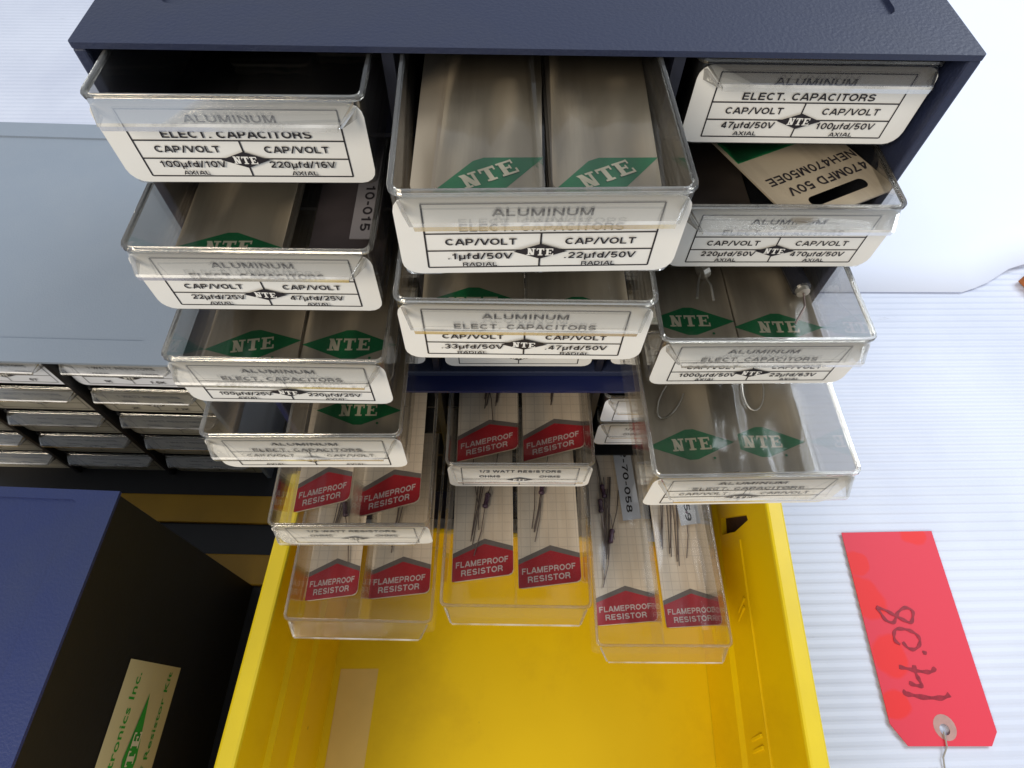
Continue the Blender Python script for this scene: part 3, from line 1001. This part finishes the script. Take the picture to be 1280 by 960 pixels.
HW = "1/2 WATT RESISTORS"
C2 = {
    '2M1': (.012, .551, -2.170, -.005, "open flameproof resistor drawer just under the navy lip, middle column, its label showing"),
    '2L1': (-.944, .934, -2.116, -.003, "open flameproof resistor drawer at left, directly under the lowest capacitor drawer"),
    '2L2': (-.962, 1.329, -2.704, -.027, "lowest open flameproof resistor drawer at left over the yellow bin"),
    '2M2': (-.016, 1.285, -2.540, -.021, "lower of the two open middle drawers with flameproof resistor cards"),
    '2R2': (.963, 1.432, -3.067, -.013, "lowest open drawer at right, resistor cards with grey number strips"),
    '2R0': (1.0, .10, -2.150, 0, "closed drawer with white label peeking left of the long right drawer, upper one"),
    '2R1': (1.0, .11, -2.470, 0, "closed drawer with white label peeking left of the long right drawer, lower one"),
}
for kk, (x, pl, z, rz, lab) in C2.items():
    closed = kk in ('2R0', '2R1')
    drawer(x, -pl, z, rz, lab, pmesh(HW, None, None, None), blank=kk in ('2L2', '2M2', '2R2'), white=closed, divider=not closed)

# closed drawers of the left cabinet
ca, sa = math.cos(math.radians(-1.6)), math.sin(math.radians(-1.6))
vals = [[("47", "67"), ("1K", "1.5K")], [("68", "100"), ("2K", "2.2K")], [("150", "220"), ("3K", "3.3K")], [("330", "470"), ("4.7K", "5.6K")], [("560", "680"), ("6.8K", "8.2K")]]
nm = ["first", "second", "third", "fourth", "fifth"]
for r in range(5):
    for c in (-1, 0, 1):
        lx, ly, lz = c * .925, .062, -(Z1 + .0 + r * PP) * LK
        X, Y, Z = -3.78 + lx * ca - ly * sa, .36 + lx * sa + ly * ca, -2.44 + lz
        va, vb = (None, None) if c < 1 or r > 1 else vals[r][1]
        if c == 0 and r == 0:
            va, vb = "47", "67"
        place = {1: "right", 0: "middle", -1: "left"}[c]
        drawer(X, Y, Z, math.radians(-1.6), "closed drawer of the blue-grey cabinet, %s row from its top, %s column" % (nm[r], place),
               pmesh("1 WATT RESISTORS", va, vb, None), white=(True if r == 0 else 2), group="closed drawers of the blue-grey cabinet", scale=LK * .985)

# ------------------------------------------------------------------ cards


def film_mesh(w, l, seed, mat=None):
    rnd = random.Random(seed)
    ph = [rnd.uniform(0, 6) for _ in range(5)]
    nx_, ny_ = 10, 22
    V, F = [], []
    for i in range(nx_ + 1):
        for j in range(ny_ + 1):
            a, b = i / nx_, j / ny_
            z = .008 + .013 * math.sin(a * 9 + ph[0] + b * 2) * math.sin(b * 3.14) + .006 * math.sin(a * 17 + ph[1] - b * 9) + .005 * math.sin(b * 23 + ph[2] + a * 4)
            z = max(z, -.002) + .008
            V.append(((a - .5) * w, b * l, z))
    for i in range(nx_):
        for j in range(ny_):
            k = i * (ny_ + 1) + j
            F.append((k, k + ny_ + 1, k + ny_ + 2, k + 1))
    return MB().add(V, F).mesh("poly_bag", mat or FILM, smooth=True)


def nte_card(x, y, z, w, l, label, rz=0, lrot=0, skew=0, off=.13, seed=0, film=True, tilt=0, lw=.215, dot=True):
    """kraft card with a green diamond, front end at y (towards the viewer)"""
    o = [(a, b + skew * a) for a, b in rrect(w, l, .045, 0, l / 2, 4)]
    m = MB().prism(o, -.014, 0)
    m.mi = [0, 0] + [1] * len(o)
    c = m.build("component_card", [KRAFT, KRAFTE], None, (x, y, z), rz)
    c.rotation_euler.x = tilt
    tag(c, label, "card", "kraft diamond cards in the clear drawers")
    fl = Flat(lambda a, b, h: (a, b, .0008 + h), .0003)
    cr, sr_ = math.cos(lrot), math.sin(lrot)
    d = [(-lw, 0), (-.02, -.082), (.02, -.082), (lw, 0), (.02, .082), (-.02, .082)]
    fl.poly([(a * cr - b * sr_, off + a * sr_ + b * cr + skew * a) for a, b in d])
    fl.nte(0, off, .195, .066, 1, lrot + skew)
    if dot:
        fl.poly([(.10 + .007 * math.cos(t * 1.05), off - .075 + .007 * math.sin(t * 1.05)) for t in range(6)])
    fl.mb.build("diamond_print", [GREEN, CREAM], c)
    if film:
        f = link("poly_bag", film_mesh(w * 1.04, l, seed), c)
        f.location = (0, -.02 * S, .0005)
    return c


def stack(x, y, z0, z1_, w, l, label):
    """pile of further cards under the top one"""
    m = MB()
    z = z0
    k = 0
    while z < z1_ - .012:
        dx = random.uniform(-.006, .006)
        m.prism([(a + dx, b + random.uniform(0, .001)) for a, b in rrect(w, l, .045, 0, l / 2 + random.uniform(0, .012), 3)], z, z + .012)
        z += .026
        k += 1
    o = m.build("card_stack", KRAFTE, None, (x, y, 0))
    tag(o, label, "card stack", "stacks of spare cards")


def flame_card(x, y, z, w, l, label, rz=0, skew=.12, seed=0, res=((-.05, .62, 10),), leads=((-.05, .30, .75),), red=.155, strip=None, cut=0):
    o = [(a, b + skew * a) for a, b in rrect(w, l, .03, 0, l / 2, 4)]
    c = MB().prism(o, -.006, 0).build("resistor_card", [GRIDC], None, (x, y, z), rz)
    tag(c, label, "resistor card", "flameproof resistor cards in the lower drawers")
    fl = Flat(lambda a, b, h: (a, b + skew * a, .0008 + h), .0003)
    h = w / 2 - .002
    r = .03
    bt = [(-h, .004), (h - r, .004), (h - r * .3, .013), (h, .004 + r)]
    fl.poly(bt[:1] + bt[1:] + [(h, red + .032), (.01, red + .105), (-h, red + .032)], 1)
    fl.poly([(-h + .001, .0045)] + bt[1:] + [(h, red), (.01, red + .07), (-h, red)])
    fl.text("FLAMEPROOF", -.005, .088, w * .86, .038, 2)
    fl.text("RESISTOR", -.005, .032, w * .68, .038, 2)
    fl.mb.build("flameproof_print", [REDP, GREYP, LIGHTP], c)
    for (rx, ry, an) in res:
        A = math.radians(90 + an)
        dx, dy = math.cos(A), math.sin(A)
        pr = [(-.055, .010), (-.050, .019), (-.035, .021), (-.027, .017), (.027, .017), (.035, .021), (.050, .019), (.055, .010)]
        vs, fs = [], []
        n = 8
        for t, rr in pr:
            for k in range(n):
                q = 2 * math.pi * k / n
                vs.append((rx + dx * t - dy * rr * math.cos(q), ry + dy * t + dx * rr * math.cos(q), .026 + rr * math.sin(q)))
        for i in range(len(pr) - 1):
            for k in range(n):
                fs.append((i * n + k, i * n + (k + 1) % n, (i + 1) * n + (k + 1) % n, (i + 1) * n + k))
        rb = MB().add(vs, fs).build("resistor", RBODY, c, smooth=True)
        mm = MB()
        for s_ in (-1, 1):
            p0 = Vector((rx + dx * .055 * s_, ry + dy * .055 * s_, .026))
            p1 = p0 + Vector((dx * .16 * s_ + .012, dy * .16 * s_, -.006))
            p2 = p0 + Vector((dx * .33 * s_ + .0, dy * .33 * s_, -.012))
            mm.tube([p0, p1, p2], .0034, 5)
        mm.build("lead", WIRE, rb)
    for (lx, ya, yb) in leads:
        mm = MB()
        for q in range(4):
            dx = random.uniform(-.02, .02)
            a0 = Vector((lx + dx * .5, ya + random.uniform(0, .12), .012))
            a1 = Vector((lx + .03 + dx, (ya + yb) / 2, .022))
            a2 = Vector((lx + .06 + dx * 2, yb, .02))
            mm.tube([a0, a1, a2], .0034, 5)
        mm.build("lead_bundle", WIRE, c)
    f = link("poly_bag", film_mesh(w * 1.03, l, seed, FILM2), c)
    f.location = (0, -.03 * S, .0025)
    return c


# top cabinet, middle column, first drawer: two full piles
z = -.175
nte_card(-.155, -.50, z, .345, 1.75, "kraft card with tilted green diamond, left one in the top middle drawer", lrot=.48, off=.085, seed=1, rz=-.03, lw=.2)
nte_card(.225, -.50, z + .004, .350, 1.75, "kraft card with tilted green diamond, right one in the top middle drawer", lrot=.48, off=.085, seed=2, rz=-.03, lw=.2)
stack(-.20, -.49, -.345, -.185, .42, 1.7, "pile of cards in the left half of the top middle drawer")
stack(.225, -.49, -.345, -.185, .345, 1.7, "pile of cards in the right half of the top middle drawer")
# L1, deep in the shade
nte_card(-1.15, .62, -.30, .36, 1.4, "shaded card lying deep in the top left drawer", seed=3)
nte_card(-.78, .66, -.33, .34, 1.35, "shaded narrow card right in the top left drawer", seed=4)
# L2
z = z1(1) - .235
nte_card(-1.215, -.40, z, .43, 1.7, "kraft card with green diamond in the second drawer of the left column", seed=5, off=.15)
stack(-1.215, -.385, z1(1) - .325, z - .005, .42, 1.6, "pile of cards in the second drawer of the left column")
tag(MB().prism([(-.92, -.32), (-.60, -.32), (-.60, 1.2), (-.92, 1.2)], z1(1) - .32, z1(1) - .30).build("dark_sleeve", plain("dark_sleeve", (.05, .04, .04), .4, .4, var=.3, vscale=60), None),
    "dark brown sleeve beside the diamond card in the second left drawer", "sleeve")
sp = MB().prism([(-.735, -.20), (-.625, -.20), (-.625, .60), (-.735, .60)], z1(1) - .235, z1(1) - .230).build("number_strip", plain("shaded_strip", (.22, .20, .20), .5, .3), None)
tag(sp, "grey number strip reading 10-015 in the second left drawer", "label strip", "number strips in the drawers")
fl = Flat(lambda a, b, h: (-.68 + b, -a, z1(1) - .2294 + h), .0003)
fl.text("10-015", .02, -.018, .28, .040)
fl.mb.build("strip_print", INK, sp)
# L3
z = z1(2) - .30
nte_card(-1.235, -.61, z, .42, 1.7, "kraft card with green diamond, left one in the third drawer of the left column", rz=.02, skew=.10, seed=6, off=.20)
nte_card(-.80, -.615, z + .01, .42, 1.7, "kraft card with green diamond, right one in the third drawer of the left column", rz=0, seed=7, off=.20)
b = link("clear_bag", film_mesh(.30, .8, 33), None, (-1.28, -.16, z + .03), .05)
tag(b, "crumpled clear plastic bag end in the third drawer of the left column", "plastic bag")
# L4
z = z1(3) - .335
nte_card(-.83, -.74, z, .42, 1.6, "kraft card with green diamond alone at right in the fourth left drawer", seed=8, off=.225)
b = nte_card(-1.24, -.32, z, .30, 1.3, "pale green printed card half seen at left in the fourth left drawer", rz=-.25, seed=9, off=.05)
# M2
z = z1(1) - .19
nte_card(-.215, -.695, z, .385, 1.7, "kraft card mostly hidden, left one in the second middle drawer", seed=10, off=.12)
nte_card(.18, -.70, z - .01, .385, 1.7, "kraft card mostly hidden, right one in the second middle drawer", seed=11, off=.09)
stack(-.215, -.68, z1(1) - .31, z - .015, .38, 1.6, "pile of cards in the left half of the second middle drawer")
stack(.18, -.68, z1(1) - .31, z - .02, .38, 1.6, "pile of cards in the right half of the second middle drawer")
# R3
z = z1(2) - .30
nte_card(.79, -.43, z, .42, 1.7, "kraft card with green diamond and loose silver leads in the third right drawer", seed=12, off=.165)
nte_card(1.215, -.42, z - .012, .40, 1.7, "kraft card with green diamond under the black capacitor in the third right drawer", seed=13, off=.13)
# R4
z = z1(3) - .300
nte_card(.825, -.885, z + .014, .475, 1.6, "kraft card with green diamond lying on top at left in the long right drawer", seed=14, off=.155, skew=.06)
nte_card(1.185, -.885, z, .45, 1.6, "kraft card with partly covered green diamond at right in the long right drawer", seed=15, off=.175)
# R2
z = z1(1) - .085


def hang_card():
    w, l = .52, .9
    slot = [(a, b) for a, b in rrect(.30, .055, .026, -.02, l - .085, 5)]
    v, f = fill2d([rrect(w, l, .05, 0, l / 2, 4), slot])
    m = MB().add([(a, b, 0) for a, b in v], f)
    o = rrect(w, l, .05, 0, l / 2, 4)
    n = len(o)
    m.add([(a, b, 0) for a, b in o] + [(a, b, -.008) for a, b in o], [(i, n + i, n + (i + 1) % n, (i + 1) % n) for i in range(n)])
    c = m.build("component_card", KRAFT, None, (.895, .66, z), math.radians(180 + 26))
    tag(c, "slanted kraft card printed 470MFD 50V upside down with a hanging slot", "card", "kraft diamond cards in the clear drawers")
    fl = Flat(lambda a, b, h: (a, b, .001 + h), .0003)
    fl.text("NEH470M50EE", -.02, .63, .47, .046)
    fl.text("470MFD 50V", -.04, .71, .42, .046)
    fl.mb.build("card_print", INK, c)
    fl = Flat(lambda a, b, h: (a, b, .001 + h), .0003)
    fl.rect(-.25, .25, .18, .50)
    fl.mb.build("green_print", GREEN, c)
    fb_ = link("poly_bag", film_mesh(w * .98, .5, 21), c)
    return c


hang_card()
tag(MB().prism([(.66, -.10), (1.02, -.10), (1.02, 1.2), (.66, 1.2)], z1(1) - .315, z1(1) - .30).build("dark_sleeve", plain("dark_card", (.07, .055, .045), .4, .5, var=.3, vscale=60), None),
    "dark brown sleeve left of the slanted slotted card", "sleeve")

# cab 2 cards
G = GRIDC
flame_card(-.19, -.352, -2.47, .40, 1.7, "flameproof resistor card, left one in the upper middle resistor drawer", skew=.25, seed=31, res=((-.02, .62, 8),), leads=((-.02, .30, .9), (.06, .33, .9)))
flame_card(.247, -.345, -2.47, .41, 1.7, "flameproof resistor card, right one in the upper middle resistor drawer", skew=.27, seed=32, res=(), leads=((.0, .36, .9),))
flame_card(-.22, -1.05, -2.845, .40, 1.7, "flameproof resistor card, left one in the lower middle resistor drawer", skew=.13, seed=33, res=((.02, .52, -12), (-.07, .70, 6)), leads=((-.08, .20, .75),))
flame_card(.215, -1.095, -2.845, .41, 1.7, "flameproof resistor card, right one in the lower middle resistor drawer", skew=.11, seed=34, res=((-.03, .66, -9),), leads=((-.10, .27, .75),))
flame_card(-1.20, -.716, -2.42, .33, 1.6, "flameproof resistor card, left one in the upper left resistor drawer", skew=.25, seed=35, res=(), leads=((.05, .10, .05),) if False else ())
flame_card(-.785, -.735, -2.42, .36, 1.6, "flameproof resistor card, right one in the upper left resistor drawer", skew=.27, seed=36, res=(), leads=())
flame_card(-1.22, -1.13, -3.01, .34, 1.6, "flameproof resistor card, left one in the lowest left resistor drawer", skew=.12, seed=37, res=((.02, .60, 10),), leads=((-.06, .28, .8),))
flame_card(-.775, -1.12, -3.01, .40, 1.6, "flameproof resistor card, right one in the lowest left resistor drawer", skew=.10, seed=38, res=(), leads=((-.07, .28, .8),))
c = flame_card(.795, -1.24, -3.37, .44, 1.7, "flameproof resistor card with strip 52-70-058 in the lowest right drawer", skew=.07, seed=39, res=((-.06, .62, -14), (-.12, .86, 0), (-.09, .98, 8)), leads=((-.14, .30, 1.0), (-.10, .42, 1.1)))
c = flame_card(1.27, -1.262, -3.372, .405, 1.7, "flameproof resistor card under the shorter strip in the lowest right drawer", skew=.05, seed=40, res=((.07, .86, -8),), leads=((-.16, .52, 1.1), (-.10, .48, 1.1), (-.05, .42, 1.1)))
for (xa, xb, ya, yb, txt, cy, ln, lab) in ((.835, .975, -.505, .22, "52-70-058", .14, .60, "grey number strip reading 52-70-058 on the left card of the lowest right drawer"),
                                            (1.275, 1.43, -.545, .22, "52-70-059", .19, .64, "grey number strip ending in 59 on the right card of the lowest right drawer")):
    zz = -3.335
    sp = MB().prism([(xa, ya), (xb, ya + .02), (xb - .03, yb + .02), (xa - .03, yb)], zz, zz + .005).build("number_strip", STRIP, None)
    tag(sp, lab, "label strip", "number strips in the drawers")
    xm = (xa + xb) / 2 - .012
    fl = Flat(lambda a, b, h: (xm + b + .0, -a, zz + .0056 + h), .0003)
    fl.text(txt, cy, -.022, ln, .046)
    fl.mb.build("strip_print", INK, sp)

# loose components in R3, R4
zc = z1(2) - .25
cp = MB()
cp.tube([(.87, -.0, zc), (.90, .015, zc + .006)], .042, 12)
o = cp.build("silver_capacitor", WIREB, None)
tag(o, "small silver capacitor with two splayed leads on the third right drawer's left card", "capacitor", "loose capacitors")
MB().tube([(.87, -.01, zc), (.84, -.09, zc + .02), (.815, -.19, zc + .03)], .006, 6).build("lead", WIREB, o)
MB().tube([(.885, -.01, zc), (.90, -.10, zc + .02), (.905, -.18, zc + .0)], .006, 6).build("lead", WIREB, o)
o = MB().tube([(1.31, .22, zc - .0), (1.345, -.11, zc + .005)], .045, 14).build("black_capacitor", CANM, None)
tag(o, "black cylindrical capacitor on the third right drawer's right card", "capacitor", "loose capacitors")
MB().tube([(1.345, -.110, zc + .005), (1.348, -.135, zc + .005)], .032, 12).build("end_cap", WIREB, o)
MB().tube([(1.348, -.134, zc + .005), (1.33, -.22, zc + .01), (1.26, -.32, zc + .01)], .005, 5).build("lead", WIRE, o)
zc = z1(3) - .27
for (cx, cy, r1, r2, a0, lab) in ((.76, -.47, .05, .14, -30, "thin wire loop on the left card of the long right drawer"), (1.19, -.42, .055, .13, -10, "thin wire loop on the right card of the long right drawer")):
    pts = []
    for k in range(15):
        t = math.radians(-200 + 220 * k / 14)
        a, b = r1 * math.cos(t), r2 * math.sin(t)
        A = math.radians(a0)
        pts.append((cx + a * math.cos(A) - b * math.sin(A), cy + a * math.sin(A) + b * math.cos(A), zc))
    tag(MB().tube(pts, .004, 5).build("wire_loop", WIREB, None), lab, "wire", "wire loops")

# ------------------------------------------------------------------ red tag
zt = FLOOR + .030
TX = [(3.163, -.246), (3.090, -1.84), (3.187, -1.999), (3.870, -2.006), (3.954, -1.906), (4.042, -.233)]
hole = [(3.528 + .042 * math.cos(t * math.pi / 8), -1.885 + .042 * math.sin(t * math.pi / 8)) for t in range(16)]
v, f = fill2d([TX, hole])
m = MB().add([(a, b, 0) for a, b in v], f)
n = len(TX)
m.add([(a, b, 0) for a, b in TX] + [(a, b, -.006) for a, b in TX], [(i, (i + 1) % n, n + (i + 1) % n, n + i) for i in range(n)])
tg = tag(m.build("price_tag", TAGM, None, (0, 0, zt)), "red card tag handwritten 14.08 lying on the white corrugated sheet", "tag")
ring = [(3.535 + .092 * math.cos(t * math.pi / 10), -1.87 + .096 * math.sin(t * math.pi / 10)) for t in range(20)]
v, f = fill2d([ring, hole])
MB().add([(a, b, .001) for a, b in v], f).build("hole_patch", PATCH, tg)


def ribbon(fl, pts, w, mi=0):
    """smooth brush stroke of even width, one strip of quads"""
    P = [Vector(p) for p in pts]
    Q = []
    for i in range(len(P) - 1):
        a, b_, c_, d_ = P[max(i - 1, 0)], P[i], P[i + 1], P[min(i + 2, len(P) - 1)]
        for k in range(5):
            t = k / 5
            Q.append(.5 * ((2 * b_) + (c_ - a) * t + (2 * a - 5 * b_ + 4 * c_ - d_) * t * t + (3 * b_ - a - 3 * c_ + d_) * t ** 3))
    Q.append(P[-1])
    vs = []
    for i, q in enumerate(Q):
        t = (Q[min(i + 1, len(Q) - 1)] - Q[max(i - 1, 0)]).normalized()
        n_ = Vector((-t.y, t.x)) * w / 2 * (0.85 + .25 * math.sin(i * .9))
        h = fl.n * fl.step + i * 2e-5
        vs += [fl.mp(q.x + n_.x, q.y + n_.y, h), fl.mp(q.x - n_.x, q.y - n_.y, h)]
    fl.n += 2
    fl.mb.add(vs, [(2 * i, 2 * i + 1, 2 * i + 3, 2 * i + 2) for i in range(len(Q) - 1)], mi)


fl = Flat(lambda a, b, h: (a, b, .0012 + h), .0003)
for s_, w_ in [([(3.306, -1.6), (3.287, -1.623), (3.333, -1.628), (3.412, -1.646), (3.525, -1.656), (3.611, -1.654), (3.668, -1.631)], 0.038), ([(3.312, -1.416), (3.372, -1.43), (3.452, -1.448), (3.535, -1.459), (3.585, -1.454), (3.623, -1.426)], 0.034), ([(3.446, -1.405), (3.44, -1.468), (3.449, -1.516), (3.455, -1.563), (3.401, -1.558), (3.355, -1.539)], 0.034), ([(3.579, -1.294), (3.571, -1.324)], 0.036), ([(3.413, -1.22), (3.441, -1.266), (3.491, -1.281), (3.546, -1.251), (3.572, -1.201), (3.557, -1.16), (3.513, -1.129), (3.451, -1.113), (3.388, -1.117), (3.357, -1.158), (3.35, -1.209), (3.384, -1.24)], 0.028), ([(3.277, -0.927), (3.299, -0.98), (3.325, -1.039), (3.385, -1.06), (3.427, -1.013), (3.461, -0.971), (3.537, -0.934), (3.59, -0.961), (3.58, -1.009), (3.542, -1.061), (3.488, -1.04), (3.422, -1.002), (3.357, -0.96), (3.277, -0.927)], 0.028)]:
    ribbon(fl, s_, w_)
fl.mb.build("handwriting", MARKER, tg)
MB().tube([(3.505, -1.90, .012), (3.500, -1.95, .014), (3.492, -2.005, .012), (3.447, -2.077, -.008), (3.43, -2.149, -.008), (3.40, -2.3, -.008)], .007, 6).build("string", STRING, tg)
